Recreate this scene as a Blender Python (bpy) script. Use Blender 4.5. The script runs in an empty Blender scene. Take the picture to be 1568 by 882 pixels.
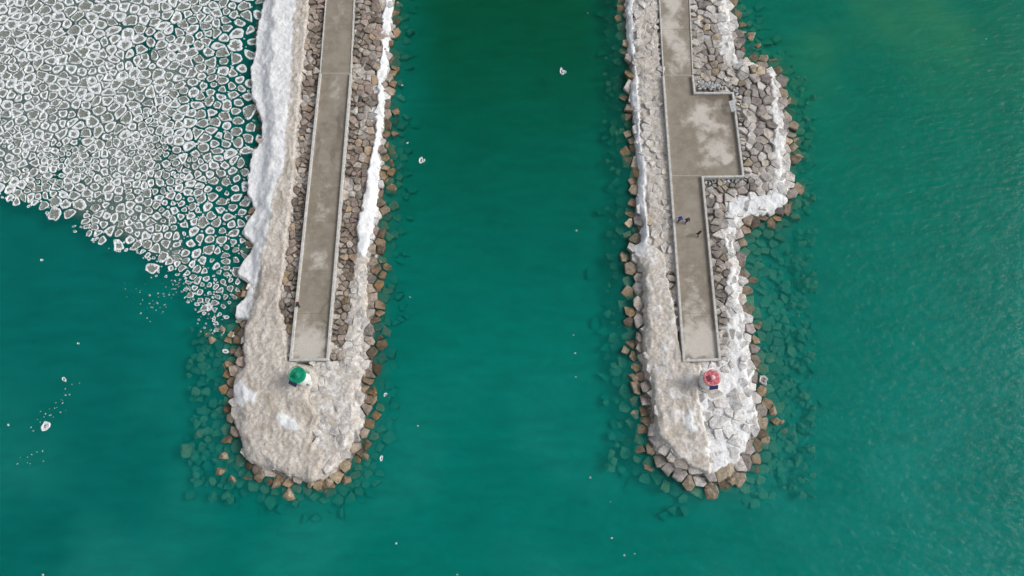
import bpy, bmesh, math, random
import numpy as np
from mathutils import Vector, Matrix
from mathutils.geometry import delaunay_2d_cdt
random.seed(7); rng=np.random.default_rng(7)
scene=bpy.context.scene
scene.view_settings.view_transform='Standard'
try: scene.view_settings.look='None'
except Exception: pass
scene.view_settings.exposure=0
# ------------------------------------------------------------ camera (drone, pitched 18 deg off nadir)
TH=math.radians(18.0); F=1045.3; DIST=104.5
CH=DIST*math.cos(TH); CY=-DIST*math.sin(TH)
cd=bpy.data.cameras.new('camera'); cam=bpy.data.objects.new('camera',cd); scene.collection.objects.link(cam)
cd.lens=24; cd.sensor_width=36; cd.clip_end=8000; cam.location=(0,CY,CH); cam.rotation_euler=(TH,0,0); scene.camera=cam
def U(px,py,z=0.0):
    """survey: ground position of a photo point lying at height z"""
    u=(px-784)/F; v=(441-py)/F
    dy=v*math.cos(TH)+math.sin(TH); dz=v*math.sin(TH)-math.cos(TH)
    t=(z-CH)/dz
    return (u*t, CY+dy*t)
def UP(pts,z=0.0): return [U(a,b,z) for a,b in pts]
# ------------------------------------------------------------ numpy helpers
TAB=rng.random((512,512))
def vn(x,y,s=0):
    x=np.asarray(x,float)+s*17.3; y=np.asarray(y,float)+s*31.7
    ix=np.floor(x).astype(int); iy=np.floor(y).astype(int); fx=x-ix; fy=y-iy
    fx=fx*fx*(3-2*fx); fy=fy*fy*(3-2*fy)
    a=TAB[ix%512,iy%512]; b=TAB[(ix+1)%512,iy%512]; c=TAB[ix%512,(iy+1)%512]; d=TAB[(ix+1)%512,(iy+1)%512]
    return (a*(1-fx)+b*fx)*(1-fy)+(c*(1-fx)+d*fx)*fy
def fbm(x,y,o=4,s=0):
    r=0;a=.5;t=0
    for i in range(o):
        r=r+a*vn(x*2**i,y*2**i,s+i*3); t+=a; a*=.5
    return r/t*2-1
def sdf(poly,X,Y):
    P=np.array(poly); d=np.full(X.shape,1e9); ins=np.zeros(X.shape,bool)
    n=len(P)
    for i in range(n):
        x1,y1=P[i]; x2,y2=P[(i+1)%n]
        ex,ey=x2-x1,y2-y1; L=ex*ex+ey*ey+1e-12
        t=np.clip(((X-x1)*ex+(Y-y1)*ey)/L,0,1)
        dd=(X-x1-t*ex)**2+(Y-y1-t*ey)**2
        d=np.minimum(d,dd)
        c=((y1>Y)!=(y2>Y))
        if abs(ey)>1e-9: ins^= c&(X<x1+(Y-y1)*ex/ey)
    d=np.sqrt(d)
    return np.where(ins,d,-d)
def sstep(x,a,b):
    t=np.clip((x-a)/(b-a),0,1); return t*t*(3-2*t)
def blur(A,k=1,n=2):
    for _ in range(n):
        for ax in (0,1):
            B=A.copy()
            for j in range(1,k+1):
                B+=np.roll(A,j,ax)+np.roll(A,-j,ax)
            A=B/(2*k+1)
    return A
# ------------------------------------------------------------ materials
def newmat(name):
    m=bpy.data.materials.new(name); m.use_nodes=True; m.node_tree.nodes.clear(); return m,m.node_tree
def node(nt,t,ins=None,**kw):
    n=nt.nodes.new(t)
    for k,v in kw.items(): setattr(n,k,v)
    if ins:
        for k,v in ins.items():
            if isinstance(v,bpy.types.NodeSocket): nt.links.new(v,n.inputs[k])
            else: n.inputs[k].default_value=v
    return n
def math_(nt,op,a,b=0.0,clamp=False):
    return node(nt,'ShaderNodeMath',{0:a,1:b},operation=op,use_clamp=clamp).outputs[0]
def mr(nt,v,a,b,c=0.0,d=1.0,sm=True):
    n=node(nt,'ShaderNodeMapRange',{'Value':v,'From Min':a,'From Max':b,'To Min':c,'To Max':d})
    n.interpolation_type='SMOOTHSTEP' if sm else 'LINEAR'; return n.outputs[0]
def mix(nt,f,a,b,bt='MIX'):
    n=node(nt,'ShaderNodeMix',data_type='RGBA',blend_type=bt)
    for i,v in ((0,f),(6,a),(7,b)):
        if isinstance(v,bpy.types.NodeSocket): nt.links.new(v,n.inputs[i])
        else: n.inputs[i].default_value=v
    return n.outputs[2]
def noise(nt,vec,scale,detail=4,rough=.55,dist=0.0):
    n=node(nt,'ShaderNodeTexNoise',{'Vector':vec,'Scale':scale,'Detail':detail,'Roughness':rough,'Distortion':dist}); return n.outputs[0]
def pos(nt): return node(nt,'ShaderNodeNewGeometry').outputs['Position']
def out(nt,s): nt.links.new(s,node(nt,'ShaderNodeOutputMaterial').inputs[0])
def C(r,g,b): return (r,g,b,1)
def gray(nt,v): return node(nt,'ShaderNodeCombineXYZ',{0:v,1:v,2:v}).outputs[0]
def watercol(nt,p,fine=False):
    s=node(nt,'ShaderNodeSeparateXYZ',{0:p}).outputs
    N=noise(nt,p,0.045,2,.55)
    xw=math_(nt,'ADD',s[0],mr(nt,N,.25,.75,-4,4,False))
    ch=math_(nt,'MULTIPLY',mr(nt,xw,-26,-12),mr(nt,xw,30,10))
    yy=mr(nt,s[1],-26,58)
    teal=C(0.0009,0.272,0.222); green=C(0.0005,0.130,0.062)
    c=mix(nt,math_(nt,'MULTIPLY',ch,yy),teal,green)
    rt=math_(nt,'MULTIPLY',mr(nt,s[0],26,50),mr(nt,s[1],-30,50))
    c=mix(nt,rt,c,C(0.0008,0.240,0.158))
    pl=math_(nt,'MULTIPLY',mr(nt,N,.44,.60),math_(nt,'MULTIPLY',mr(nt,s[0],36,60),mr(nt,s[1],26,52)))
    c=mix(nt,math_(nt,'MULTIPLY',pl,.6),c,C(0.045,0.30,0.150))
    lf=mr(nt,s[0],-28,-62)
    c=mix(nt,math_(nt,'MULTIPLY',lf,.8),c,C(0.002,0.210,0.186))
    mk=math_(nt,'MULTIPLY',mr(nt,N,.42,.60),mr(nt,s[1],-6,-32))
    c=mix(nt,math_(nt,'MULTIPLY',mk,.5),c,C(0.016,0.320,0.272))
    br=mr(nt,N,.3,.7,.93,1.06,False)
    if fine:
        mp=node(nt,'ShaderNodeMapping',{'Vector':p,'Rotation':(0,0,math.radians(-16)),'Scale':(0.16,0.60,1.0)}).outputs[0]
        br=math_(nt,'MULTIPLY',br,mr(nt,noise(nt,mp,1.0,5,.68),.3,.7,.74,1.26,False))
    return mix(nt,1.0,c,gray(nt,br),'MULTIPLY')
# water surface
Mw,nt=newmat('water_surface'); p=pos(nt); wc=watercol(nt,p,True)
mp=node(nt,'ShaderNodeMapping',{'Vector':p,'Rotation':(0,0,math.radians(-14)),'Scale':(0.4,1.0,1.0)}).outputs[0]
h1=noise(nt,mp,1.3,3,.6,.2)
bp=node(nt,'ShaderNodeBump',{'Strength':1.0,'Distance':.26,'Height':h1}).outputs[0]
df=node(nt,'ShaderNodeBsdfDiffuse',{'Color':wc,'Normal':bp}).outputs[0]
tr=node(nt,'ShaderNodeBsdfTransparent',{'Color':C(.97,1,.99)}).outputs[0]
m1=node(nt,'ShaderNodeMixShader',{0:.32,1:tr,2:df}).outputs[0]
gl=node(nt,'ShaderNodeBsdfGlossy',{'Color':C(.8,.9,.9),'Roughness':.12,'Normal':bp}).outputs[0]
fr=node(nt,'ShaderNodeFresnel',{'IOR':1.2}).outputs[0]
out(nt,node(nt,'ShaderNodeMixShader',{0:fr,1:m1,2:gl}).outputs[0])
Mb,nt=newmat('lake_bed_water_tone'); p=pos(nt)  # water's body colour painted on the bed in place of depth haze
out(nt,node(nt,'ShaderNodeBsdfDiffuse',{'Color':watercol(nt,p)}).outputs[0])
def fade(nt,sh,p,z0=-0.02,z1=-2.3,pw=.5):
    z=node(nt,'ShaderNodeSeparateXYZ',{0:p}).outputs[2]
    f=mr(nt,z,z0,z1,0,1,False); f=math_(nt,'POWER',f,pw)
    d=node(nt,'ShaderNodeBsdfDiffuse',{'Color':watercol(nt,p)})
    up=node(nt,'ShaderNodeCombineXYZ',{0:0.0,1:0.0,2:1.0}).outputs[0]; nt.links.new(up,d.inputs['Normal'])
    return node(nt,'ShaderNodeMixShader',{0:f,1:sh,2:d.outputs[0]}).outputs[0]
Mr,nt=newmat('armour_stone'); p=pos(nt)
a=node(nt,'ShaderNodeAttribute',attribute_name='Col').outputs['Color']
n1=noise(nt,p,1.7,4,.65); n2=noise(nt,p,8,2,.6)
v=math_(nt,'MULTIPLY',mr(nt,n1,.3,.7,.62,1.35,False),mr(nt,n2,.3,.7,.78,1.22,False))
c=mix(nt,1.0,a,gray(nt,v),'MULTIPLY')
z=node(nt,'ShaderNodeSeparateXYZ',{0:p}).outputs[2]
wet=math_(nt,'MULTIPLY',mr(nt,z,.5,.1),.6)
c=mix(nt,wet,c,mix(nt,1.0,c,C(.70,.57,.40),'MULTIPLY'))
subm=mr(nt,z,-.05,-.5)  # stones turn lighter and greener below the waterline
c=mix(nt,subm,c,mix(nt,1.0,c,C(1.15,1.75,1.35),'MULTIPLY'))
bp=node(nt,'ShaderNodeBump',{'Strength':.7,'Distance':.12,'Height':n1}).outputs[0]
sh=node(nt,'ShaderNodeBsdfPrincipled',{'Base Color':c,'Roughness':.8,'Normal':bp,'Specular IOR Level':.25}).outputs[0]
out(nt,fade(nt,sh,p))
Mm,nt=newmat('rubble_core'); p=pos(nt)
n1=noise(nt,p,3.0,4,.7)
z=node(nt,'ShaderNodeSeparateXYZ',{0:p}).outputs[2]
c=mix(nt,mr(nt,n1,.35,.65),C(.07,.06,.05),C(.38,.35,.31))
c=mix(nt,mr(nt,z,.2,-.1),c,C(.08,.12,.09))
sh=node(nt,'ShaderNodeBsdfPrincipled',{'Base Color':c,'Roughness':.9}).outputs[0]
out(nt,fade(nt,sh,p,-.05,-2.3,.45))
Mi,nt=newmat('shore_ice'); p=pos(nt)
a=node(nt,'ShaderNodeSeparateColor',{0:node(nt,'ShaderNodeAttribute',attribute_name='Col').outputs['Color']}).outputs
n1=noise(nt,p,.8,5,.62); n2=noise(nt,p,2.4,4,.66); n3=noise(nt,p,.30,2,.55,.6)
dirty=mix(nt,mr(nt,n2,.30,.68),C(.47,.42,.365),C(.67,.625,.57))
dirty=mix(nt,math_(nt,'MULTIPLY',mr(nt,n3,.5,.66),.55),dirty,C(.41,.35,.28))
dirty=mix(nt,math_(nt,'MULTIPLY',mr(nt,n1,.54,.68),.5),dirty,C(.78,.76,.73))
white=mix(nt,mr(nt,n1,.35,.62),C(.74,.765,.785),C(.89,.895,.90))
w=mr(nt,math_(nt,'ADD',a[0],math_(nt,'MULTIPLY',math_(nt,'SUBTRACT',n1,.5),1.0)),.30,.68)
c=mix(nt,w,dirty,white)
bp=node(nt,'ShaderNodeBump',{'Strength':.85,'Distance':.36,'Height':math_(nt,'ADD',n1,math_(nt,'MULTIPLY',n2,.25))}).outputs[0]
out(nt,fade(nt,node(nt,'ShaderNodeBsdfPrincipled',{'Base Color':c,'Roughness':.65,'Normal':bp,'Specular IOR Level':.3}).outputs[0],p,-.05,-1.2,.6))
Mp,nt=newmat('pancake_ice'); p=pos(nt)
a=node(nt,'ShaderNodeSeparateColor',{0:node(nt,'ShaderNodeAttribute',attribute_name='Col').outputs['Color']}).outputs
n1=noise(nt,p,1.5,3,.7,.4); n2=noise(nt,p,6,2,.7)
r=math_(nt,'ADD',a[0],math_(nt,'MULTIPLY',math_(nt,'SUBTRACT',n1,.5),1.35))
r=math_(nt,'ADD',r,math_(nt,'MULTIPLY',math_(nt,'SUBTRACT',n2,.5),.5))
thr=mr(nt,a[1],0,1,.34,.74,False)
f=mr(nt,math_(nt,'SUBTRACT',r,thr),-.06,.08)
inner=mix(nt,mr(nt,n2,.3,.7),C(.12,.14,.12),C(.33,.35,.31))
rim=mix(nt,mr(nt,n2,.3,.7),C(.68,.72,.745),C(.90,.92,.93))
c=mix(nt,f,inner,rim)
bp=node(nt,'ShaderNodeBump',{'Strength':.6,'Distance':.1,'Height':n2}).outputs[0]
out(nt,node(nt,'ShaderNodeBsdfPrincipled',{'Base Color':c,'Roughness':.6,'Normal':bp}).outputs[0])
Msl,nt=newmat('grease_ice'); p=pos(nt)
a=node(nt,'ShaderNodeSeparateColor',{0:node(nt,'ShaderNodeAttribute',attribute_name='Col').outputs['Color']}).outputs
n2=noise(nt,p,4,3,.7)
sl=mix(nt,mr(nt,n2,.3,.7),C(.09,.15,.13),C(.32,.37,.35))
d1=node(nt,'ShaderNodeBsdfDiffuse',{'Color':sl}).outputs[0]; t1=node(nt,'ShaderNodeBsdfTransparent').outputs[0]
out(nt,node(nt,'ShaderNodeMixShader',{0:math_(nt,'MULTIPLY',a[0],.8),1:t1,2:d1}).outputs[0])
Mc,nt=newmat('pier_concrete'); p=pos(nt)
a=node(nt,'ShaderNodeSeparateColor',{0:node(nt,'ShaderNodeAttribute',attribute_name='Col').outputs['Color']}).outputs
n1=noise(nt,p,.8,5,.68,.3); n2=noise(nt,p,5,4,.7); n3=noise(nt,p,.22,3,.5)
c=mix(nt,mr(nt,n1,.3,.7),C(.235,.200,.156),C(.32,.28,.225))
c=mix(nt,math_(nt,'MULTIPLY',mr(nt,n3,.45,.65),.5),c,C(.345,.31,.257))
fr=mr(nt,math_(nt,'ADD',a[0],math_(nt,'MULTIPLY',math_(nt,'SUBTRACT',n1,.5),1.6)),.15,1.0)
c=mix(nt,math_(nt,'MULTIPLY',fr,math_(nt,'MULTIPLY',mr(nt,a[0],0,.35),.85)),c,C(.62,.585,.53))
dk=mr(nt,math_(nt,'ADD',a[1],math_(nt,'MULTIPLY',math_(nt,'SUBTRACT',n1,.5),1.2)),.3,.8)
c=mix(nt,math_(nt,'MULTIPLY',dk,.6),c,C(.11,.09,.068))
c=mix(nt,1.0,c,gray(nt,mr(nt,n2,.3,.7,.9,1.1,False)),'MULTIPLY')
out(nt,node(nt,'ShaderNodeBsdfPrincipled',{'Base Color':c,'Roughness':.75}).outputs[0])
def simple(name,col,rough=.6,var=.15,sc=4,metal=0.0):
    m,nt=newmat(name); p=pos(nt); n=noise(nt,p,sc,3,.6); v=mr(nt,n,.3,.7,1-var,1+var,False)
    c=mix(nt,1.0,C(*col),gray(nt,v),'MULTIPLY')
    out(nt,node(nt,'ShaderNodeBsdfPrincipled',{'Base Color':c,'Roughness':rough,'Metallic':metal}).outputs[0]); return m
Mwall=simple('kerb_concrete',(.56,.55,.52),.8,.22,1.6)
Mjoint=simple('joint_sealant',(.15,.13,.105),.8)
MjointL=simple('joint_light',(.42,.40,.36),.8)
# ------------------------------------------------------------ mesh helpers
def mesh_np(name,V,Fq,mat,col=None,smooth=False):
    me=bpy.data.meshes.new(name)
    if isinstance(Fq,np.ndarray):
        nf=len(Fq); k=Fq.shape[1]
        me.vertices.add(len(V)); me.vertices.foreach_set('co',np.asarray(V,np.float32).ravel())
        me.loops.add(nf*k); me.loops.foreach_set('vertex_index',Fq.astype(np.int32).ravel())
        me.polygons.add(nf); me.polygons.foreach_set('loop_start',np.arange(0,nf*k,k,dtype=np.int32))
        me.update(calc_edges=True); me.validate()
    else:
        me.from_pydata([tuple(v) for v in V],[],Fq); me.update()
    if col is not None:
        at=me.color_attributes.new('Col','FLOAT_COLOR','POINT')
        at.data.foreach_set('color',np.asarray(col,np.float32).ravel())
    me.polygons.foreach_set('use_smooth',[smooth]*len(me.polygons))
    me.materials.append(mat)
    ob=bpy.data.objects.new(name,me); scene.collection.objects.link(ob); return ob
def poisson(poly_test,x0,x1,y0,y1,rf,N,bs=1.0):
    pts=[];bk={}
    X=rng.uniform(x0,x1,N); Y=rng.uniform(y0,y1,N); ok=poly_test(X,Y); X=X[ok];Y=Y[ok]; R=rf(X,Y)
    for x,y,r in zip(X.tolist(),Y.tolist(),R.tolist()):
        i=int(x//bs); j=int(y//bs); k=int(r//bs)+1; good=True
        for a in range(i-k,i+k+1):
            for b in range(j-k,j+k+1):
                for q in bk.get((a,b),()):
                    if (q[0]-x)**2+(q[1]-y)**2<(.5*(r+q[2]))**2: good=False;break
                if not good:break
            if not good:break
        if good:
            bk.setdefault((i,j),[]).append((x,y,r)); pts.append((x,y,r))
    return pts
def voronoi(pts):
    vs=[Vector((p_[0],p_[1])) for p_ in pts]
    res=delaunay_2d_cdt(vs,[],[],0,1e-7); V=res[0]; FC=res[2]; orig=res[3]
    inc={}
    cc=[]
    for fi,f in enumerate(FC):
        A,B,D_=V[f[0]],V[f[1]],V[f[2]]
        ax,ay,bx,by,cx,cy=A[0],A[1],B[0],B[1],D_[0],D_[1]
        d=2*(ax*(by-cy)+bx*(cy-ay)+cx*(ay-by))
        if abs(d)<1e-9: cc.append(((ax+bx+cx)/3,(ay+by+cy)/3))
        else:
            a2=ax*ax+ay*ay;b2=bx*bx+by*by;c2=cx*cx+cy*cy
            cc.append(((a2*(by-cy)+b2*(cy-ay)+c2*(ay-by))/d,(a2*(cx-bx)+b2*(ax-cx)+c2*(bx-ax))/d))
        for k in f: inc.setdefault(k,[]).append(fi)
    cells=[]
    for vi,fl in inc.items():
        if not orig[vi]: continue
        o=orig[vi][0]; x,y,r=pts[o]
        poly=sorted([cc[f] for f in fl],key=lambda q:math.atan2(q[1]-y,q[0]-x))
        if len(poly)<4: continue
        if max(math.hypot(q[0]-x,q[1]-y) for q in poly)>r*1.5:
            lim=.95*r
            poly=[(x+(q[0]-x)*min(1,lim/max(1e-6,math.hypot(q[0]-x,q[1]-y))),y+(q[1]-y)*min(1,lim/max(1e-6,math.hypot(q[0]-x,q[1]-y)))) for q in poly]
        pp=[]
        for q in poly:
            if not pp or math.hypot(q[0]-pp[-1][0],q[1]-pp[-1][1])>.16*r: pp.append(q)
        if len(pp)>1 and math.hypot(pp[0][0]-pp[-1][0],pp[0][1]-pp[-1][1])<.16*r: pp.pop()
        if len(pp)>=4: cells.append((x,y,r,pp))
    return cells
# ------------------------------------------------------------ water + bed
def sheet(name,z,s,mat):
    return mesh_np(name,[(-s,-s,z),(s,-s,z),(s,s,z),(-s,s,z)],[(0,1,2,3)],mat)
sheet('water',0,3000,Mw); sheet('lake_bed',-3.0,3000,Mb)
# ------------------------------------------------------------ pier definitions (photo survey points)
PZ=1.5
L={}
L['S']=[(415,-170),(402,0),(397,100),(402,200),(392,300),(382,400),(372,480),(358,510),(360,560),(350,600),(350,640),(362,690),(386,726),(430,742),(480,752),(517,742),(549,716),(558,680),(570,650),(571,600),(577,540),(581,480),(583,400),(588,320),(594,250),(598,150),(605,0),(612,-170)]
L['T']=[(360,-170),(360,0),(345,200),(335,400),(295,480),(290,600),(270,680),(315,745),(380,780),(450,796),(545,782),(596,725),(614,640),(618,540),(618,400),(624,300),(628,150),(636,0),(642,-170)]
L['path']=[(513,-170),(499,0),(490,112),(444,552),(502,551),(537,112),(542,0),(550,-170)]
R_={}
R_['S']=[(945,-170),(952,0),(955,100),(962,200),(968,300),(967,370),(961,400),(966,460),(966,520),(974,580),(984,640),(986,684),(1010,720),(1050,748),(1085,757),(1132,744),(1162,704),(1169,650),(1165,590),(1155,520),(1148,460),(1138,400),(1138,345),(1190,340),(1214,318),(1216,200),(1204,140),(1192,103),(1142,90),(1137,50),(1120,0),(1112,-170)]
R_['T']=[(914,-170),(922,0),(922,150),(928,300),(916,400),(914,500),(920,600),(940,700),(975,765),(1050,795),(1130,800),(1200,770),(1250,695),(1268,600),(1258,500),(1238,400),(1254,300),(1260,200),(1244,120),(1196,50),(1166,0),(1150,-170)]
R_['path']=[(1001,-170),(1010,0),(1016,115),(1047,553),(1103,551),(1076,271),(1139,270),(1123,141),(1064,141),(1061,115),(1056,0),(1049,-170)]
# ice zones: (polygon, cover, whiteness, warp)
L['ice']=[
 ([(455,-170),(478,-170),(476,0),(466,100),(457,200),(450,300),(438,400),(430,470),(438,500),(444,552),(470,560),(490,580),(470,610),(492,640),(476,675),(500,700),(480,735),(462,737),(430,722),(395,712),(372,700),(364,660),(348,636),(357,600),(360,576),(376,562),(371,520),(378,488),(395,430),(420,300),(437,190),(446,60)],.90,.18,.25),
 ([(466,556),(520,553),(556,570),(555,620),(546,668),(526,714),(500,728),(488,720),(502,700),(476,678),(494,640),(470,612),(492,580)],.42,.40,.7),
 ([(524,553),(532,470),(540,420),(548,370),(566,372),(562,420),(566,480),(560,540),(558,572),(520,570)],.50,.40,.6),
 ([(402,-170),(402,0),(393,40),(388,80),(380,110),(384,150),(397,180),(400,208),(385,235),(377,270),(378,300),(389,320),(372,345),(370,360),(388,375),(368,400),(361,420),(384,435),(372,455),(360,470),(357,488),(379,489),(391,440),(401,400),(412,350),(421,300),(436,260),(441,180),(448,100),(449,40),(456,0),(462,-170)],1.0,1.0,.35),
 ([(592,-170),(588,0),(584,60),(579,130),(575,200),(566,260),(556,300),(550,350),(546,390),(560,395),(572,355),(580,310),(581,245),(588,180),(586,130),(594,100),(598,50),(601,0),(606,-170)],.95,1.0,.55),
 ([(425,635),(437,633),(450,643),(462,652),(457,660),(440,660),(433,648)],1.08,1.0,.25),
 ([(362,590),(374,580),(380,598),(394,604),(392,622),(380,612),(372,625),(360,612)],1.04,1.0,.25)]
R_['ice']=[
 ([(972,-170),(968,0),(975,100),(982,200),(990,300),(1000,372),(1000,420),(1036,420),(1022,200),(1012,100),(1006,0),(998,-170)],.42,.18,.6),
 ([(990,372),(1012,390),(1026,440),(1035,500),(1046,552),(1072,562),(1070,600),(1082,660),(1088,727),(1055,718),(1035,697),(1010,672),(1002,640),(999,600),(986,550),(984,520),(987,470),(984,420),(972,390),(968,372)],.86,.36,.35),
 ([(1070,553),(1106,553),(1112,500),(1113,430),(1110,350),(1120,330),(1132,335),(1128,350),(1129,400),(1136,450),(1142,490),(1149,540),(1156,580),(1161,625),(1156,660),(1141,687),(1120,712),(1088,727),(1080,660),(1068,600)],.42,.66,.6),
 ([(958,-170),(959,0),(961,60),(969,100),(966,150),(974,200),(971,215),(979,260),(974,300),(985,340),(984,368),(967,376),(975,392),(986,390),(994,365),(992,340),(988,300),(988,260),(981,215),(978,150),(974,100),(970,60),(969,0),(968,-170)],.95,1.0,.3),
 ([(1096,-170),(1100,0),(1102,50),(1100,88),(1118,98),(1172,104),(1178,140),(1182,200),(1184,270),(1180,296),(1150,304),(1116,303),(1108,330),(1125,337),(1178,331),(1202,319),(1207,280),(1204,200),(1196,150),(1187,106),(1160,94),(1130,88),(1124,76),(1126,50),(1114,0),(1110,-170)],.44,.60,.6),
 ([(1112,312),(1140,302),(1165,300),(1192,296),(1203,305),(1195,320),(1170,330),(1130,337),(1112,330)],.66,.8,.5),
 ([(1050,630),(1060,632),(1058,650),(1066,660),(1055,662),(1048,650)],1.08,1.0,.2)]
L['gx']=(-64,-14); R_['gx']=(12,60)
L['gravel']=None
R_['gravel']=[(1058,122),(1129,135),(1147,278),(1080,281),(1076,262),(1140,266),(1124,136),(1060,138)]
CELL=.16
def build_pier(tag,D):
    x0,x1=D['gx']; y0,y1=-46.0,80.0
    xs=np.arange(x0,x1,CELL); ys=np.arange(y0,y1,CELL)
    X,Y=np.meshgrid(xs,ys)
    wx=fbm(X*.45,Y*.45,3,1)*.9; wy=fbm(X*.45,Y*.45,3,5)*.9
    hx=fbm(X*1.6,Y*1.6,3,2)*.6; hy=fbm(X*1.6,Y*1.6,3,8)*.6
    S=UP(D['S'],0); T=UP(D['T'],-1)
    dS=sdf(S,X+wx,Y+wy); dT=sdf(T,X+wx*2,Y+wy*2)
    dP=sdf(UP(D['path'],PZ),X,Y)
    H=np.where(dS>0,np.minimum(dS*.5,1.28+fbm(X*.3,Y*.3,2,9)*.08),0)
    fr=np.clip(-dS,0,None)/(np.clip(-dS,0,None)+np.clip(dT,0,None)+1e-6)
    H=np.where(dS<=0,np.where(dT>0,-2.6*fr**.72,-2.7),H)
    c=np.full(X.shape,-.6); w=np.zeros(X.shape)
    pat=fbm(X*.5,Y*.5,4,21); th=.16 if tag=='L' else .08
    c=np.where((pat>th)&(dS>.8),.20,c); w=np.where((pat>th),.35,w)
    for poly,cv,wh,wp in D['ice']:
        d=sdf(UP(poly,.9),X+wx*wp+hx*wp,Y+wy*wp+hy*wp)
        m=d>0; c=np.where(m,cv,c); w=np.where(m,wh,w)
    wet=blur(c,1,1); wb=blur(w,4,2)*.6+blur(w,1,1)*.4
    base=np.where(c>.2,np.maximum(H,.32),H); base=blur(base,1,1)
    n=fbm(X*.6,Y*.6,4,11)*.18+fbm(X*2.2,Y*2.2,3,15)*.06
    rid=(1-np.abs(fbm(X*.9+wx,Y*.5,3,30)))**3*.16
    Z=base+(wet-.5)*1.0+n*np.where(c>0,1,.2)+rid*np.clip(1.2-w,0,1)
    Z=np.where((c>.2),np.maximum(Z,.10+n*.5),Z)
    lim=np.where(dP>-.12,.3,9.0); lim=np.where((dP<=-.12)&(dP>-.9),1.72,lim)
    Z=np.minimum(Z,lim)
    ny,nx=X.shape
    idx=np.arange(nx*ny).reshape(ny,nx)
    def quads(keep):
        k=keep[:-1,:-1]|keep[1:,:-1]|keep[:-1,1:]|keep[1:,1:]
        Q=np.stack([idx[:-1,:-1][k],idx[:-1,1:][k],idx[1:,1:][k],idx[1:,:-1][k]],1)
        u,inv=np.unique(Q,return_inverse=True); return u,inv.reshape(Q.shape)
    u,Q=quads((c>-.5)&(dP<.3))
    V=np.stack([X.ravel()[u],Y.ravel()[u],Z.ravel()[u]],1)
    col=np.stack([wb.ravel()[u],wet.ravel()[u],np.zeros(len(u)),np.ones(len(u))],1)
    mesh_np('shore_ice',V,Q,Mi,col,True)
    HM=H-.36+fbm(X*1.5,Y*1.5,3,40)*.16; HM=np.where(dS<.3,H-.6,HM); HM=blur(HM,2,1); HM=np.where(dP>-.3,np.minimum(HM,.6),HM)
    st=2; Xs,Ys,Hs,ds=X[::st,::st],Y[::st,::st],HM[::st,::st],dT[::st,::st]
    ny,nx=Xs.shape; idx=np.arange(nx*ny).reshape(ny,nx)
    u,Q=quads(ds>-.5)
    V=np.stack([Xs.ravel()[u],Ys.ravel()[u],np.maximum(Hs.ravel()[u],-2.97)],1)
    mesh_np('breakwater_mound',V,Q,Mm,None,True)
    def samp(A,x,y):
        i=np.clip(((y-y0)/CELL).astype(int),0,A.shape[0]-1); j=np.clip(((x-x0)/CELL).astype(int),0,A.shape[1]-1); return A[i,j]
    gd=sdf(UP(D['gravel'],1.3),X,Y) if D['gravel'] else np.full(X.shape,-99.0)
    cb3=blur(c,3,2)
    def rf(x,y):
        dp=-samp(dP,x,y); s=samp(dS,x,y)
        r=.70+.45*np.clip((dp-1.0)/4,0,1)+rng.uniform(-.32,.50,len(x))
        if tag=='R': r=r+.16
        r=np.where(s<0,r*.95,r)
        r=np.maximum(r,.38)
        r=np.where(samp(gd,x,y)>0,.36,r)
        return r
    test=lambda x,y:(samp(dT,x,y)>.4)&(samp(dP,x,y)<-.5)&~((samp(c,x,y)>.84)&(samp(cb3,x,y)>.82))
    pts=poisson(test,x0+.5,x1-.5,y0+.5,y1-.5,rf,70000)
    cells=voronoi(pts)
    V=[];Fc=[];Cc=[]
    A=lambda arr,x,y: float(samp(arr,np.array([x]),np.array([y]))[0])
    for (x,y,r,poly) in cells:
        s=A(dS,x,y); h=A(H,x,y); cv=A(wet,x,y); wh=A(wb,x,y); g=A(gd,x,y)
        if s<0:
            t=-s/(-s+max(A(dT,x,y),0)+.01)
            if random.random()<t*.6: continue
            sc=random.uniform(.74,1.0); rot=random.uniform(-.5,.5)
        else: sc=random.uniform(.86,1.02); rot=random.uniform(-.16,.16)
        if -.9<s<1.3: zt=max(h,-.25)+random.uniform(-.15,.50)
        elif s<=-.9: zt=h+random.uniform(-.45,.25)
        else: zt=h+random.uniform(-.18,.24)
        if g>0: zt=h+random.uniform(.0,.12)
        tilt=.17 if s>1 else .24
        ax,ay=random.gauss(0,tilt),random.gauss(0,tilt)
        if g>0: ax*=.5;ay*=.5
        cr,sr=math.cos(rot),math.sin(rot)
        cxm=sum(q[0] for q in poly)/len(poly); cym=sum(q[1] for q in poly)/len(poly)
        pl=[]
        for q in poly:
            dx,dy=(q[0]-cxm)*sc,(q[1]-cym)*sc; pl.append((dx*cr-dy*sr,dx*sr+dy*cr))
        n=len(pl); b=len(V)
        ox,oy=random.gauss(0,.08)*r,random.gauss(0,.08)*r
        top=random.uniform(.66,.9)
        bev=random.uniform(.08,.22)*min(1,r)
        for f_,dz,j in ((.92,-1.0,0),(1.0,-bev*1.6,.04),(.94,-bev*.5,.03),(top,0,.05)):
            for (dx,dy) in pl:
                jx=random.uniform(-j,j);jy=random.uniform(-j,j)
                px_=dx*f_+(ox if f_==top else 0)+jx; py_=dy*f_+(oy if f_==top else 0)+jy
                V.append((cxm+px_,cym+py_,zt+dz+(ax*px_+ay*py_ if dz>-.9 else 0)+random.uniform(-j,j)))
        for k in range(3):
            for i in range(n):
                a_=b+k*n+i; b_=b+k*n+(i+1)%n; Fc.append((a_,b_,b_+n,a_+n))
        V.append((cxm+ox,cym+oy,zt+random.uniform(-.02,.08)*r)); ctr=len(V)-1
        for i in range(n): Fc.append((b+3*n+i,b+3*n+(i+1)%n,ctr))
        q=random.random(); k=random.uniform(.62,1.35)
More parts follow.
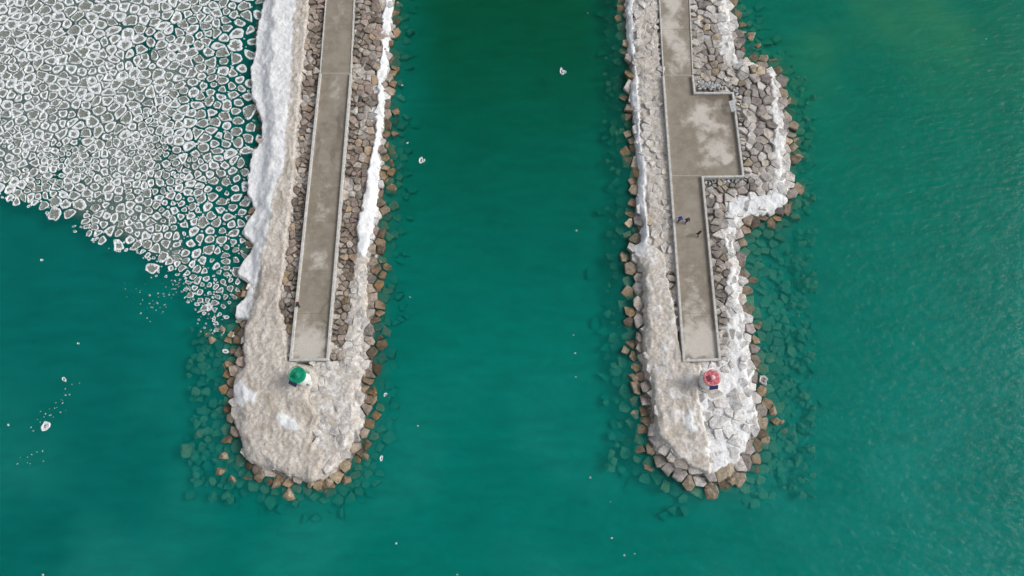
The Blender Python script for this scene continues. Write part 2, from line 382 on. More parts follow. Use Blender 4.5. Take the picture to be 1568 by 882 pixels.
        if q<.50: cb=(.31,.275,.24)
        elif q<.68: cb=(.345,.295,.272)
        elif q<.77: cb=(.38,.31,.225)
        elif q<.87: cb=(.20,.178,.16)
        else: cb=(.47,.44,.40)
        if tag=='R': cb=(cb[0]*1.12,cb[1]*1.14,cb[2]*1.17)
        else: cb=(cb[0]*1.02,cb[1]*.95,cb[2]*.89)
        if s<.6: k*=.80; cb=(cb[0],cb[1]*.93,cb[2]*.78)
        if g>0: cb=(.40,.415,.42)
        cb=[v_*k for v_ in cb]
        gz=max(0,min(1,(cv+.1)/.5))*(.95 if s>1 else .5)*random.uniform(.55,1)
        if s<.3: gz*=.3
        ic=(.63+.20*wh,.59+.25*wh,.545+.30*wh)
        cb=[cb[i]*(1-gz)+ic[i]*gz for i in range(3)]
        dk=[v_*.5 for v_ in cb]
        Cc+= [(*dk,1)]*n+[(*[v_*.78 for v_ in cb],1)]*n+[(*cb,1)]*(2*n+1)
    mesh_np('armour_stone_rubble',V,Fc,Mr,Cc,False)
    return len(cells)
print('stones',build_pier('L',L),build_pier('R',R_))
# ------------------------------------------------------------ walkways
def lerp_edge(E,py):
    ys=[e[0] for e in E]; xs=[e[1] for e in E]; return float(np.interp(py,ys,xs))
def stain_shade_field(V,fro,drk):  # frost, dark stains and a painted wall shadow as vertex colour
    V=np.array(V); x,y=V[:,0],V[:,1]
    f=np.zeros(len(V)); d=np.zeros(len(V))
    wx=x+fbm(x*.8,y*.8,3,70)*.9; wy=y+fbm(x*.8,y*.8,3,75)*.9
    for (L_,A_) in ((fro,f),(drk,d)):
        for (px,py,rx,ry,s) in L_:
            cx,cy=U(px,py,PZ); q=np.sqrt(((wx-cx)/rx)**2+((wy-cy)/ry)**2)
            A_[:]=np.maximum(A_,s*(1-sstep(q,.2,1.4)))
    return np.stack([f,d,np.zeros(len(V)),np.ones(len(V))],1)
def gridpatch(corner,nu,nv):
    V=[];
    for j in range(nv+1):
        for i in range(nu+1):
            V.append((*corner(i/nu,j/nv),PZ))
    Q=[(j*(nu+1)+i,j*(nu+1)+i+1,(j+1)*(nu+1)+i+1,(j+1)*(nu+1)+i) for j in range(nv) for i in range(nu)]
    return V,Q
def skirt(V,Q,pts,z):
    b=len(V); n=len(pts)
    for q in pts: V.append((*q,PZ))
    for q in pts: V.append((*q,z))
    for i in range(n): Q.append((b+i,b+(i+1)%n,b+n+(i+1)%n,b+n+i))
def walkway(name,Dl,El,ymax,extra,outline,fro,drk):
    def cor(u,v):
        py=ymax+(-170-ymax)*v
        a=U(lerp_edge(Dl,py),py,PZ); b=U(lerp_edge(El,py),py,PZ)
        return (a[0]+(b[0]-a[0])*u,a[1]+(b[1]-a[1])*u)
    V,Q=gridpatch(cor,24,420)
    if extra:
        a,b,c_,d=[U(*e,PZ) for e in extra]
        def cor2(u,v):
            l=(a[0]+(d[0]-a[0])*v,a[1]+(d[1]-a[1])*v); r=(b[0]+(c_[0]-b[0])*v,b[1]+(c_[1]-b[1])*v)
            return (l[0]+(r[0]-l[0])*u,l[1]+(r[1]-l[1])*u)
        V2,Q2=gridpatch(cor2,40,70); o=len(V); V+=V2; Q+=[tuple(k+o for k in q) for q in Q2]
    skirt(V,Q,UP(outline,PZ),-.3)
    return mesh_np(name,V,Q,Mc,stain_shade_field(V,fro,drk))
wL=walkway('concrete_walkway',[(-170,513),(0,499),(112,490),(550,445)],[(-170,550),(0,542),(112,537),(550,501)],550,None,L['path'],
 [(490,325,1.5,2.6,.5),(488,398,1.5,2.8,.6),(472,532,3.4,3.6,1.1),(466,505,2,4,.45),(512,135,1.4,3.5,.4),(497,280,1.0,6,.3),(520,20,1.2,5,.3),(494,215,1,4,.2)],
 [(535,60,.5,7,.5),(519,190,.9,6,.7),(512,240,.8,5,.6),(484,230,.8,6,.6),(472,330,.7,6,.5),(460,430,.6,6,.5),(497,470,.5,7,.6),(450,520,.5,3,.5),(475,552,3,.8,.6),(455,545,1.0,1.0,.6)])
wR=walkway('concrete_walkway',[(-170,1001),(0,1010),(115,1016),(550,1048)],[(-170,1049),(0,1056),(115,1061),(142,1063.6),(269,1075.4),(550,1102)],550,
 [(1063.6,142),(1122,143),(1138,269),(1075.4,269)],R_['path'],
 [(1030,5,1.8,4,1.0),(1026,45,2.0,4,.9),(1042,78,1.8,4,.8),(1028,105,1.5,2,.5),(1072,178,2.2,2.8,1.1),(1088,192,1.9,1.6,.9),(1075,215,1.5,2.6,.6),(1112,195,1.6,2.2,.6),(1100,230,2.7,2.6,.9),(1112,240,1.5,1.5,1.0),(1098,160,1.8,1.0,.5),(1085,250,2.6,1.6,.5),(1048,185,1.4,1.4,.3),(1074,528,3.6,4.6,1.1),(1066,480,2.4,4,.6),(1060,440,1.6,4,.4),(1052,345,1.4,4,.25)],
 [(1095,147,3.4,.8,.9),(1116,152,1,1.2,.9),(1122,190,.6,3,.6),(1050,290,1,3,.3),(1090,420,.6,6,.6),(1075,330,.6,6,.4),(1045,500,.6,4,.6),(1072,549,3.4,.7,.7),(1090,210,.6,.8,.5),(1030,200,.7,6,.4),(1058,60,.5,5,.5)])  # leading dark patches paint the lookout's upper wall shadow; the rest are stains
def ribbon(name,pts,w,z0,z1,mat,parent=None,bev=.03):
    n=len(pts); V=[];Q=[]
    for i in range(n):
        p0=Vector(pts[max(0,i-1)]);p1=Vector(pts[i]);p2=Vector(pts[min(n-1,i+1)])
        d1=(p1-p0).normalized() if i>0 else (p2-p1).normalized(); d2=(p2-p1).normalized() if i<n-1 else d1
        n1=Vector((-d1.y,d1.x));n2=Vector((-d2.y,d2.x)); m=(n1+n2).normalized(); k=w/2/max(.3,m.dot(n1))
        for s in (1,-1):
            for z in (z0,z1): V.append((p1.x+m.x*k*s,p1.y+m.y*k*s,z))
    for i in range(n-1):
        a=i*4;b=a+4
        Q+=[(a+1,b+1,b+3,a+3),(a,b,b+1,a+1),(a+2,a+3,b+3,b+2),(a,a+2,b+2,b)]
    Q+=[(0,1,3,2),(n*4-4,n*4-2,n*4-1,n*4-3)]
    ob=mesh_np(name,V,Q,mat)
    if bev:
        md=ob.modifiers.new('bevel','BEVEL'); md.width=bev; md.segments=2; md.limit_method='ANGLE'
    if parent: ob.parent=parent
    return ob
ZW=1.95
ribbon('kerb_wall',UP([(490,112),(444.5,551),(501,550),(537,112)],ZW),.34,.2,ZW,Mwall)
ribbon('kerb_wall',UP([(1016,115),(1047.5,552),(1102.5,550),(1076,270.5),(1138.5,269.5),(1122.5,142),(1064,142),(1061,115)],ZW),.34,.2,ZW,Mwall)
for a,b in (((513,-170),(499,0)),((550,-170),(542,0)),((1001,-170),(1010,0)),((1049,-170),(1056,0))):
    c_={499:(490,111),542:(537,111),1010:(1016,114),1056:(1061,114)}[b[0]]
    ribbon('kerb',UP([a,b,c_],1.62),.2,.2,1.62,Mwall)
def joint(name,a,b,mat,w=.09):
    A=Vector(U(*a,PZ));B=Vector(U(*b,PZ)); d=(B-A).normalized(); nn=Vector((-d.y,d.x))*w/2; A=A+d*.2;B=B-d*.2
    ob=mesh_np(name,[(A.x-nn.x,A.y-nn.y,PZ+.006),(B.x-nn.x,B.y-nn.y,PZ+.006),(B.x+nn.x,B.y+nn.y,PZ+.006),(A.x+nn.x,A.y+nn.y,PZ+.006)],[(0,1,2,3)],mat); return ob
def jl(py,mat,side,w=.09):
    if side=='L': a=lerp_edge([(-170,513),(0,499),(112,490),(550,445)],py); b=lerp_edge([(-170,550),(0,542),(112,537),(550,501)],py); par=wL
    else: a=lerp_edge([(-170,1001),(0,1010),(115,1016),(550,1048)],py); b=lerp_edge([(-170,1049),(0,1056),(115,1061),(550,1102)],py); par=wR
    o=joint('expansion_joint',(a,py),(b,py),mat,w); o.parent=par
jl(112,MjointL,'L',.14); jl(115,MjointL,'R',.14); jl(269,MjointL,'R',.12)
for py in (38,190,265,340,415,480): jl(py,Mjoint,'L',.035)
for py in (45,190,340,410,480): jl(py,Mjoint,'R',.035)
# ------------------------------------------------------------ pancake ice field
reg=UP([(-260,-200),(405,-200),(402,0),(394,60),(384,110),(390,150),(402,190),(398,225),(384,250),(378,300),(388,320),(374,350),(384,376),(370,410),(378,440),(362,475),(352,495),(338,490),(322,476),(300,455),(285,440),(268,418),(246,405),(228,384),(200,374),(170,366),(132,350),(100,325),(62,312),(30,305),(0,297),(-260,270)],0)
def rdist(x,y): return sdf(reg,x+fbm(x*.3,y*.3,3,50)*1.6,y+fbm(x*.3,y*.3,3,55)*1.6)
def prf(x,y):
    r=1.22+.42*sstep(y,15,50)+.6*sstep(x,-52,-40)*sstep(y,-5,20)+rng.uniform(-.5,.6,len(x))+fbm(x*.15,y*.15,2,60)*.3
    return np.maximum(r,.6)
pp=poisson(lambda x,y:rdist(x,y)>0,-125,-30,-6,92,prf,90000,1.5)
cells=voronoi(pp); print('pancakes',len(cells))
def chaikin(P):
    o=[]
    for i in range(len(P)):
        a=P[i];b=P[(i+1)%len(P)]
        o+=[(a[0]*.78+b[0]*.22,a[1]*.78+b[1]*.22),(a[0]*.22+b[0]*.78,a[1]*.22+b[1]*.78)]
    return o
V=[];Fc=[];Cc=[]
def floe(poly,cx,cy,gap,hgt,g,jit=.05):
    P=chaikin([(q[0]-cx,q[1]-cy) for q in poly]); P=chaikin(P) if len(P)<16 else P
    n=len(P); b=len(V); r0=np.mean([math.hypot(*q) for q in P]); sh=max(.45,1-gap/max(r0,.1))
    ph=random.random()*9; ph2=random.random()*9
    pts=[]
    for i,q in enumerate(P):
        t=i/n*6.283
        k=sh*(1+random.uniform(-jit,jit)-jit+jit*math.sin(3*t+ph)+jit*.8*math.sin(5*t+ph2)); pts.append((q[0]*k,q[1]*k))
    ox,oy=random.uniform(-.12,.12)*r0,random.uniform(-.12,.12)*r0
    rings=((1.0,-.05,1.0),(.985,hgt*.6,.97),(.90,hgt,.85),(.72,hgt*.85,.66),(.52,.045,.45),(.25,.035,.2))
    hv=[random.uniform(.5,1.4) for _ in range(n)]
    for f_,z,a_ in rings:
        for i,q in enumerate(pts):
            zz=z*(hv[i] if z>.04 else 1); V.append((cx+q[0]*f_+ox*(1-f_),cy+q[1]*f_+oy*(1-f_),zz)); Cc.append((a_,g,0,1))
    V.append((cx+ox,cy+oy,.035)); Cc.append((0.0,g,0,1)); ce=len(V)-1
    m=len(rings)
    for k in range(m-1):
        for i in range(n):
            a_=b+k*n+i;b_=b+k*n+(i+1)%n; Fc.append((a_,b_,b_+n,a_+n))
    for i in range(n): Fc.append((b+(m-1)*n+i,b+(m-1)*n+(i+1)%n,ce))
def bit(x,y,r,g=0.0,h=.1):
    n=random.randint(5,8); a0=random.random()*6; el=random.uniform(.5,1); ro=random.random()*3.14
    poly=[]
    for i in range(n):
        a=a0+i/n*6.283; rr=r*random.uniform(.65,1.25); dx,dy=rr*math.cos(a),rr*math.sin(a)*el
        poly.append((x+dx*math.cos(ro)-dy*math.sin(ro),y+dx*math.sin(ro)+dy*math.cos(ro)))
    floe(poly,x,y,0.0,h,g)
edge=rdist(np.array([c_[0] for c_ in cells]),np.array([c_[1] for c_ in cells]))
gf=fbm(np.array([c_[0] for c_ in cells])*.07,np.array([c_[1] for c_ in cells])*.07,2,90)
for (x,y,r,poly),ed_,gq in zip(cells,edge,gf):
    if ed_<1.5 and random.random()<.12 : continue
    npx=float(sstep(np.array(x),-56,-42)); cx=sum(q[0] for q in poly)/len(poly); cy=sum(q[1] for q in poly)/len(poly)
    low=float(1-sstep(np.array(y),2,20))
    gap=.02+.17*npx*random.uniform(.3,1.4)+.08*low*random.random()+(random.uniform(.05,.22) if random.random()<.3 else 0)+max(0,gq)*.10
    poly=[(q[0]+random.uniform(-.12,.12)*r,q[1]+random.uniform(-.12,.12)*r) for q in poly]
    g=min(1,max(0,.60+random.uniform(-.5,.5)+.2*npx-.05))
    floe(poly,cx,cy,gap,random.uniform(.08,.2),g,random.uniform(.02,.065))
    for _ in range(random.choice((0,1,1,2))):
        q=random.choice(poly); bit(q[0],q[1],random.uniform(.08,.28),random.random()*.3,random.uniform(.06,.14))
X=rng.uniform(-100,-38,9000);Y=rng.uniform(-12,26,9000); d=rdist(X,Y)
for x,y,dd in zip(X,Y,d):
    if dd<0 and random.random()<math.exp(dd/.6)*.35: bit(x,y,random.uniform(.08,.45),random.random()*.6,.07)
mesh_np('pancake_ice_field',V,Fc,Mp,Cc,False)
# grease ice between the floes
gx=np.arange(-112,-36,.4); gy=np.arange(-8,84,.4); X,Y=np.meshgrid(gx,gy)
rd=rdist(X,Y); m=sstep(rd,.2,2.5)*np.clip(.50+fbm(X*.12,Y*.12,4,95)*1.5-.85*sstep(X,-60,-46),0,1)
ny,nx=X.shape; idx=np.arange(nx*ny).reshape(ny,nx); k=(m[:-1,:-1]>.02)|(m[1:,1:]>.02)|(m[1:,:-1]>.02)|(m[:-1,1:]>.02)
Q=np.stack([idx[:-1,:-1][k],idx[:-1,1:][k],idx[1:,1:][k],idx[1:,:-1][k]],1)
u,inv=np.unique(Q,return_inverse=True); Q=inv.reshape(Q.shape)
mesh_np('grease_ice',np.stack([X.ravel()[u],Y.ravel()[u],np.full(len(u),.012)],1),Q,Msl,np.stack([m.ravel()[u]]*3+[np.ones(len(u))],1))
V=[];Fc=[];Cc=[]
def strip(a,b,n,w,r0,r1):
    for _ in range(n):
        t=random.random(); px=a[0]+(b[0]-a[0])*t+random.gauss(0,w); py=a[1]+(b[1]-a[1])*t+random.gauss(0,w)
        x,y=U(px,py); bit(x,y,random.uniform(r0,r1),random.uniform(.6,1.6),.03)
strip((225,475),(285,425),60,8,.04,.18); strip((285,440),(335,500),40,7,.05,.22); strip((55,660),(120,585),26,6,.04,.14)
strip((300,500),(350,510),14,6,.08,.3); strip((20,720),(60,700),9,8,.04,.13); strip((200,440),(240,470),12,9,.04,.11)
for px,py,r in ((98,581,.5),(70,652,.75),(64,398,.25),(120,526,.2),(13,651,.25),(345,538,.6),(360,512,.6),(320,470,.7),(347,486,.5),(288,462,.35),(616,131,.22),(624,219,.2),(628,455,.15),(883,353,.15),(881,541,.16),(878,513,.16),(937,824,.18),(956,850,.16),(972,848,.16),(607,832,.2),(904,731,.16),(935,768,.14),(640,652,.12),(1510,60,.12),(590,604,.45),(584,702,.40),(66,880,.2),(882,577,.14),(900,20,.12),(700,880,.12)):
    x,y=U(px,py); bit(x,y,r,-.4+random.random()*.8,.09)
mesh_np('drifting_brash_ice',V,Fc,Mp,Cc,False)
for px,py,r in ((860,110,.85),(645,246,.70)):
    V=[];Fc=[];Cc=[]; x,y=U(px,py); bit(x,y,r,-.6,.22); bit(x+r*.6,y-.1,r*.5,-.6,.3); mesh_np('ice_floe',V,Fc,Mp,Cc,False)
V=[];Fc=[];Cc=[]
x,y=U(1168,582); bit(x,y,.85,-1,.5)
mesh_np('ice_capped_stone',V,Fc,Mp,Cc,False)
def boulder(V,Fc,Cc,x,y,z,r,cb):
    bm=bmesh.new()
    for _ in range(16):
        v=Vector((random.gauss(0,1),random.gauss(0,1),random.gauss(0,1))).normalized(); bm.verts.new((v.x*r*random.uniform(.8,1.1),v.y*r*random.uniform(.7,1),v.z*r*.6))
    bmesh.ops.convex_hull(bm,input=bm.verts); bmesh.ops.delete(bm,geom=[v for v in bm.verts if not v.link_faces],context='VERTS')
    bm.verts.index_update(); b=len(V); zr=random.random()*6
    for v in bm.verts: V.append((x+v.co.x*math.cos(zr)-v.co.y*math.sin(zr),y+v.co.x*math.sin(zr)+v.co.y*math.cos(zr),z+v.co.z)); Cc.append((*cb,1))
    for f in bm.faces: Fc.append(tuple(b+v.index for v in f.verts))
    bm.free()
V=[];Fc=[];Cc=[]
for px,py,r,z in ((1184,628,.9,.1),(1187,645,.8,.05),(1196,646,.6,-.05),(1160,640,.8,.2),(1163,495,.6,-.2),(1200,660,.6,-.3),(970,580,.9,.1),(983,590,.7,.2),(1085,742,.95,.3),(1150,58,.7,.1),(1160,70,.7,0),(444,757,1.1,-.15),(423,742,.95,0),(480,740,.9,.3),(285,690,1.3,-1.3),(305,665,1.0,-1.2),(325,520,.7,0),(340,505,.6,.1),(318,512,.6,-.2),(345,560,.7,-.3),(300,600,.8,-1.3),(352,512,.6,.1),(338,722,.9,-.1),(343,700,.8,0),(355,735,.8,-.1),(530,735,.8,0),(560,700,.7,-.1),(505,738,.8,.2),(400,728,.8,.15),(1050,733,.8,.2),(1120,735,.8,.2)):
    x,y=U(px,py,z); k=random.uniform(.7,1.15); boulder(V,Fc,Cc,x,y,z,r,(.36*k,.295*k,.215*k))
for _ in range(620):
    q=random.random()
    if q<.5: px=random.uniform(1135,1248);py=random.uniform(340,765)
    elif q<.62: px=random.uniform(1200,1245);py=random.uniform(110,340)
    elif q<.75: px=random.uniform(925,970);py=random.uniform(0,720)
    else: px=random.uniform(290,360);py=random.uniform(500,765)
    z=random.uniform(-2.3,-1.4); x,y=U(px,py,z); k=random.uniform(.7,1.5); boulder(V,Fc,Cc,x,y,z,random.uniform(.35,.9),(.30*k,.27*k,.20*k))
mesh_np('boulders',V,Fc,Mr,Cc,False)
# ------------------------------------------------------------ harbour lights
Mwhite=simple('white_paint',(.80,.80,.78),.45,.06,2)
Mgreen=simple('green_paint',(.0,.36,.20),.45,.15,3); Mgreen2=simple('green_paint_dark',(.0,.22,.12),.45,.1,3)
Mred=simple('red_paint',(.66,.14,.17),.5,.18,3); Mpink=simple('faded_red_paint',(.80,.55,.56),.5,.15,5)
Msteel=simple('galvanised_steel',(.45,.46,.47),.4,.1,5,.6); Mpv=simple('solar_cell',(.012,.03,.12),.2,.2,20)
Mglass=simple('lantern_lens',(.25,.3,.3),.1,.1,5); Mpad=simple('pad_concrete',(.42,.40,.37),.85,.2,2)
def lathe(name,prof,seg,mat,parent,smooth=True):
    V=[];Q=[]
    for (r,z) in prof:
        for i in range(seg):
            a=i/seg*2*math.pi; V.append((r*math.cos(a),r*math.sin(a),z))
    m=len(prof)
    for k in range(m-1):
        for i in range(seg):
            a=k*seg+i;b=k*seg+(i+1)%seg; Q.append((a,b,b+seg,a+seg))
    Q.append(tuple(range(seg))[::-1]); Q.append(tuple((m-1)*seg+i for i in range(seg)))
    o=mesh_np(name,V,Q,mat); o.parent=parent
    if smooth:
        for p_ in o.data.polygons: p_.use_smooth=len(p_.vertices)==4 and abs(p_.normal.z)<.8
    return o
def boxp(name,c_,s,mat,parent,rot=(0,0,0),bev=.01):
    me=bpy.data.meshes.new(name); bm=bmesh.new(); bmesh.ops.create_cube(bm,size=1)
    for v in bm.verts: v.co=Vector((v.co.x*s[0],v.co.y*s[1],v.co.z*s[2]))
    if bev: bmesh.ops.bevel(bm,geom=bm.edges[:],offset=bev,segments=1,affect='EDGES')
    bm.to_mesh(me); bm.free(); me.materials.append(mat)
    o=bpy.data.objects.new(name,me); scene.collection.objects.link(o); o.location=c_; o.rotation_euler=rot; o.parent=parent; return o
def torus(name,R,r,z,mat,parent):
    V=[];Q=[];N=40;M=8
    for i in range(N):
        for j in range(M):
            a=i/N*6.28318;b=j/M*6.28318; V.append(((R+r*math.cos(b))*math.cos(a),(R+r*math.cos(b))*math.sin(a),z+r*math.sin(b)))
    for i in range(N):
        for j in range(M): Q.append((i*M+j,((i+1)%N)*M+j,((i+1)%N)*M+(j+1)%M,i*M+(j+1)%M))
    o=mesh_np(name,V,Q,mat,None,True); o.parent=parent
def light(kind,px,py,main,sec,panel_ang):
    e=bpy.data.objects.new(kind,None); scene.collection.objects.link(e); x,y=U(px,py,1.4); e.location=(x,y,1.4)
    lathe('concrete_pad',[(1.55,-1),(1.55,.12),(1.5,.16)],8,Mpad,e,False)
    lathe('tower',[(1.02,.161),(1.02,.3),(.98,.32),(.86,2.55),(.86,2.58)],40,Mwhite,e)
    lathe('colour_band',[(.865,2.585),(.87,3.05)],40,main,e)
    lathe('gallery_deck',[(.95,3.055),(1.16,3.10),(1.16,3.2),(1.12,3.22)],40,main,e)
    torus('handrail',1.12,.035,3.95,sec,e); torus('mid_rail',1.12,.02,3.6,main,e)
    for i in range(12):
        a=i/12*6.283; boxp('rail_post_%d'%i,(1.12*math.cos(a),1.12*math.sin(a),3.58),(.04,.04,.74),main,e)
    lathe('lantern_base',[(.5,3.225),(.5,3.5),(.36,3.52)],24,main,e)
    lathe('lantern_lens',[(.26,3.525),(.28,3.9)],20,Mglass,e)
    lathe('lantern_cap',[(.34,3.905),(.33,3.96),(.2,4.06),(.04,4.12)],20,sec,e)
    for i in range(8):
        a=i/8*6.283+.2; boxp('deck_rib_%d'%i,(.80*math.cos(a),.80*math.sin(a),3.235),(.56,.08,.03),sec,e,(0,0,a),0)
    a=panel_ang; boxp('solar_panel',(1.32*math.cos(a),1.32*math.sin(a),3.3),(1.25,.62,.05),Mpv,e,(math.radians(38),0,a+math.pi/2))
    boxp('solar_bracket',(1.12*math.cos(a),1.12*math.sin(a),3.02),(.08,.5,.08),Msteel,e,(0,0,a+math.pi/2))
    boxp('door',(.99*math.cos(1.2),.99*math.sin(1.2),1.2),(.08,.75,1.8),main,e,(0,-.05,1.2))
    boxp('equipment_cabinet',(1.2*math.cos(-.5),1.2*math.sin(-.5),.55),(.4,.6,.75),Mwhite,e,(0,0,-.5))
    return e
light('green_harbour_light',466,581,Mgreen,Mgreen2,math.radians(-115))
light('red_harbour_light',1080,585.5,Mred,Mpink,math.radians(-82))
# ------------------------------------------------------------ information sign on the lookout
e=bpy.data.objects.new('information_sign',None); scene.collection.objects.link(e); x,y=U(1120,167,1.6); e.location=(x-.1,y,PZ); e.rotation_euler=(0,0,math.radians(-82))
for s in (-.8,.8):
    boxp('leg_%d'%(s>0),(s,0,.45),(.09,.12,.9),Msteel,e)
boxp('panel_frame',(0,0,.98),(2.1,.86,.06),Msteel,e,(math.radians(20),0,0)); boxp('panel_face',(0,-.016,1.03),(1.98,.76,.03),Mwhite,e,(math.radians(20),0,0))
for k in range(3): boxp('panel_picture_%d'%k,(-.6+.6*k,-.022,1.052),(.34,.24,.008),simple('print_%d'%k,(.5+.1*k,.6,.62),.5),e,(math.radians(20),0,0),0)
# ------------------------------------------------------------ people
def skinmesh(name,verts,edges,rad,sub=2,root=0):
    me=bpy.data.meshes.new(name); me.from_pydata(verts,edges,[]); ob=bpy.data.objects.new(name,me); scene.collection.objects.link(ob)
    md=ob.modifiers.new('s','SKIN'); sv=me.skin_vertices[0].data
    for i,r in enumerate(rad):
        sv[i].radius=r if isinstance(r,tuple) else (r,r); sv[i].use_root=(i==root)
    ob.modifiers.new('u','SUBSURF').levels=sub
    dg=bpy.context.evaluated_depsgraph_get(); m2=bpy.data.meshes.new_from_object(ob.evaluated_get(dg)); bpy.data.objects.remove(ob); 
    o=bpy.data.objects.new(name,m2); scene.collection.objects.link(o)
    for p_ in m2.polygons: p_.use_smooth=True
    return o
Mskin=simple('skin',(.50,.30,.22),.5,.05); Mshoe=simple('shoe_leather',(.03,.03,.03),.5); Mhair=simple('hair',(.04,.025,.015),.6); Mdark=simple('eye_dark',(.01,.01,.01),.3); Mlip=simple('lip',(.35,.12,.1),.5)
def person(px,py,head,jc,pc,hat,stride=.22,bend=0.0,arm=.1):
    e=bpy.data.objects.new('person',None); scene.collection.objects.link(e); x,y=U(px,py,PZ+.8); e.location=(x,y,PZ+.012); e.rotation_euler=(0,0,head); e.scale=(1.1,1.1,1.05)
    Mj=simple('jacket',jc,.7,.15,12); Mpn=simple('trousers',pc,.8,.12,12); Mh=simple('hat',hat,.8,.1,20)
    s=stride; b=bend
    v=[(0,0,.95),(0,.01,1.1),(0,.02+b*.4,1.30),(0,.0+b*.7,1.46),(0,.02+b*.9,1.56),
       (.095,0,.88),(.1,s*.6+.03,.5),(.1,s*.75,.09),(.105,s*.75+.17,.045),
       (-.095,0,.88),(-.1,-s*.25+.03,.5),(-.1,-s*.9,.11),(-.105,-s*.9+.16,.045),
       (.19,b*.6,1.42),(.28,-arm*.6+b*.5,1.15),(.27,.06-arm+b*.6,.93),
       (-.19,b*.6,1.42),(-.28,arm*.3+b*.5,1.15),(-.27,.12+arm+b*.6,.94)]
    ed=[(0,1),(1,2),(2,3),(3,4),(0,5),(5,6),(6,7),(7,8),(0,9),(9,10),(10,11),(11,12),(3,13),(13,14),(14,15),(3,16),(16,17),(17,18)]
    r=[(.19,.16),(.19,.16),(.21,.17),(.13,.11),.06,.12,.085,.06,.05,.12,.085,.06,.05,.105,.08,.055,.105,.08,.055]
    bd=skinmesh('body',v,ed,r); bd.parent=e; me=bd.data; me.materials.clear()
    for m in (Mj,Mpn,Mshoe,Mskin): me.materials.append(m)
    for p_ in me.polygons:
        c_=p_.center; p_.material_index=2 if c_.z<.12 else (1 if c_.z<.82 and abs(c_.x)<.2 else (3 if c_.z>1.545 else 0))
    hy=.03+b*.95; hz=1.665
    me=bpy.data.meshes.new('head'); bm=bmesh.new(); bmesh.ops.create_uvsphere(bm,u_segments=24,v_segments=16,radius=1)
    for q in bm.verts:
        c_=q.co; k=1-.22*max(0,-c_.z)**1.5; q.co=Vector((c_.x*.078*k,c_.y*.098*(k if c_.y<0 else 1-.08*max(0,-c_.z)),c_.z*.118))
    bm.to_mesh(me); bm.free(); me.materials.append(Mskin); h=bpy.data.objects.new('head',me); scene.collection.objects.link(h); h.location=(0,hy,hz); h.parent=e
    for p_ in me.polygons: p_.use_smooth=True
    def ell(n,l,s_,m):
        me=bpy.data.meshes.new(n); bm=bmesh.new(); bmesh.ops.create_uvsphere(bm,u_segments=14,v_segments=10,radius=1)
        for q in bm.verts: q.co=Vector((q.co.x*s_[0],q.co.y*s_[1],q.co.z*s_[2]))
        bm.to_mesh(me);bm.free();me.materials.append(m);o=bpy.data.objects.new(n,me);scene.collection.objects.link(o);o.location=l;o.parent=e
        for p_ in me.polygons:p_.use_smooth=True
        return o
    ell('nose',(0,hy+.1,hz-.012),(.013,.02,.024),Mskin); ell('mouth',(0,hy+.088,hz-.055),(.024,.008,.007),Mlip)
    for s_ in (-1,1):
        ell('eye_%d'%(s_>0),(s_*.03,hy+.085,hz+.008),(.012,.01,.008),Mdark); ell('ear_%d'%(s_>0),(s_*.078,hy-.005,hz),(.012,.02,.032),Mskin)
    ell('hair',(0,hy-.018,hz+.012),(.086,.100,.115),Mhair)
    ell('knit_hat',(0,hy-.012,hz+.055),(.096,.112,.085),Mh); ell('hood',(0,hy-.09,hz-.12),(.12,.08,.07),Mj)
    for wi,ei in ((15,14),(18,17)):
        W=Vector(v[wi]);E=Vector(v[ei]);d=(W-E).normalized(); sd=1 if W.x>0 else -1; ac=Vector((0,1,0)); 
        ac=(ac-d*ac.dot(d)).normalized(); inn=Vector((-sd,0,0))
        hv=[tuple(W),tuple(W+d*.05),tuple(W+d*.09)];he=[(0,1),(1,2)];hr=[(.026,.02),(.04,.018),(.038,.015)]
        pm=skinmesh('palm_%d'%wi,hv,he,hr,1); pm.parent=e; pm.data.materials.clear(); pm.data.materials.append(Mskin)
        for k in range(4):
            ln=(.068,.078,.072,.056)[k]; b0=W+d*.085+ac*(.027-.018*k)
            f=skinmesh('finger_%d_%d'%(wi,k),[tuple(b0),tuple(b0+d*ln*.5+inn*.006),tuple(b0+d*ln*.85+inn*.022),tuple(b0+d*ln+inn*.036)],[(0,1),(1,2),(2,3)],[.009,.0085,.008,.007],1); f.parent=e; f.data.materials.clear(); f.data.materials.append(Mskin)
        b0=W+d*.03+ac*.03
        f=skinmesh('thumb_%d'%wi,[tuple(b0),tuple(b0+d*.03+ac*.022),tuple(b0+d*.06+ac*.028+inn*.012)],[(0,1),(1,2)],[.012,.0105,.008],1); f.parent=e; f.data.materials.clear(); f.data.materials.append(Mskin)
person(1041,336,math.radians(170),(.03,.10,.50),(.02,.02,.05),(.02,.02,.06))
person(1052,338,math.radians(185),(.015,.05,.13),(.012,.012,.02),(.02,.02,.03),.15)
person(1070,358,math.radians(35),(.012,.012,.018),(.012,.012,.02),(.02,.02,.02),.26)
person(457,467,math.radians(80),(.015,.015,.02),(.02,.018,.02),(.45,.03,.03),.1,.06)
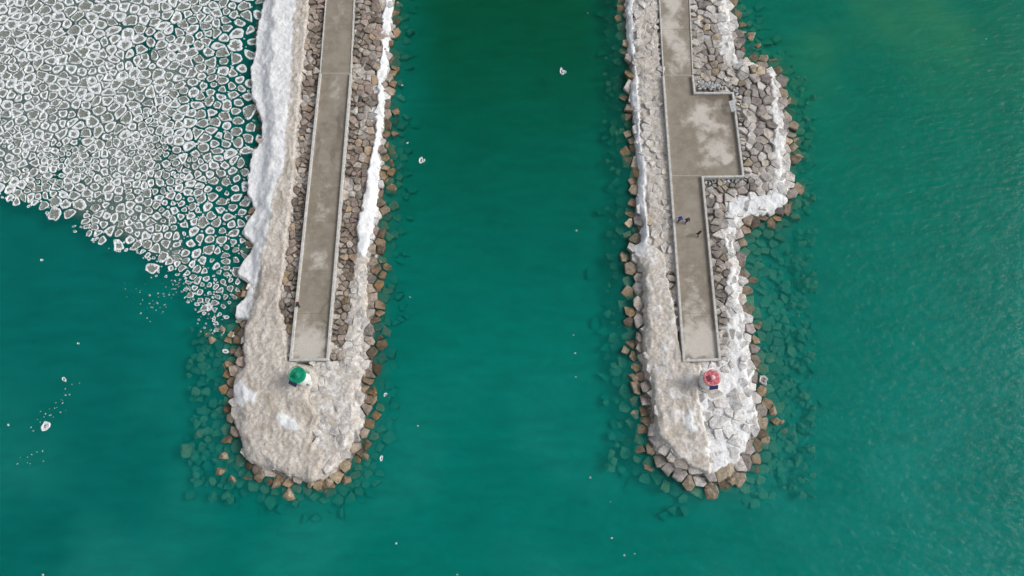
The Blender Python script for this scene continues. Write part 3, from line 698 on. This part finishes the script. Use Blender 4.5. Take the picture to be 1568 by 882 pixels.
# ------------------------------------------------------------ light
w=bpy.data.worlds.new('World'); scene.world=w; w.use_nodes=True; nt=w.node_tree; nt.nodes.clear()
EL=math.radians(40); AZ=math.radians(85)   # very soft light from the right of the picture
sk=nt.nodes.new('ShaderNodeTexSky'); sk.sky_type='NISHITA'; sk.sun_disc=False; sk.sun_elevation=EL; sk.sun_rotation=AZ; sk.dust_density=4; sk.air_density=1
hs=nt.nodes.new('ShaderNodeHueSaturation'); hs.inputs['Saturation'].default_value=.32
bg=nt.nodes.new('ShaderNodeBackground'); bg.inputs[1].default_value=.128
o=nt.nodes.new('ShaderNodeOutputWorld'); nt.links.new(sk.outputs[0],hs.inputs['Color']); nt.links.new(hs.outputs[0],bg.inputs[0]); nt.links.new(bg.outputs[0],o.inputs[0])
ld=bpy.data.lights.new('sun','SUN'); ld.energy=1.15; ld.angle=math.radians(22); ld.color=(1,.97,.92)
lo=bpy.data.objects.new('sun',ld); scene.collection.objects.link(lo); lo.location=(60,0,80)
dirv=Vector((math.sin(AZ)*math.cos(EL),math.cos(AZ)*math.cos(EL),math.sin(EL)))
lo.rotation_euler=dirv.to_track_quat('Z','Y').to_euler()
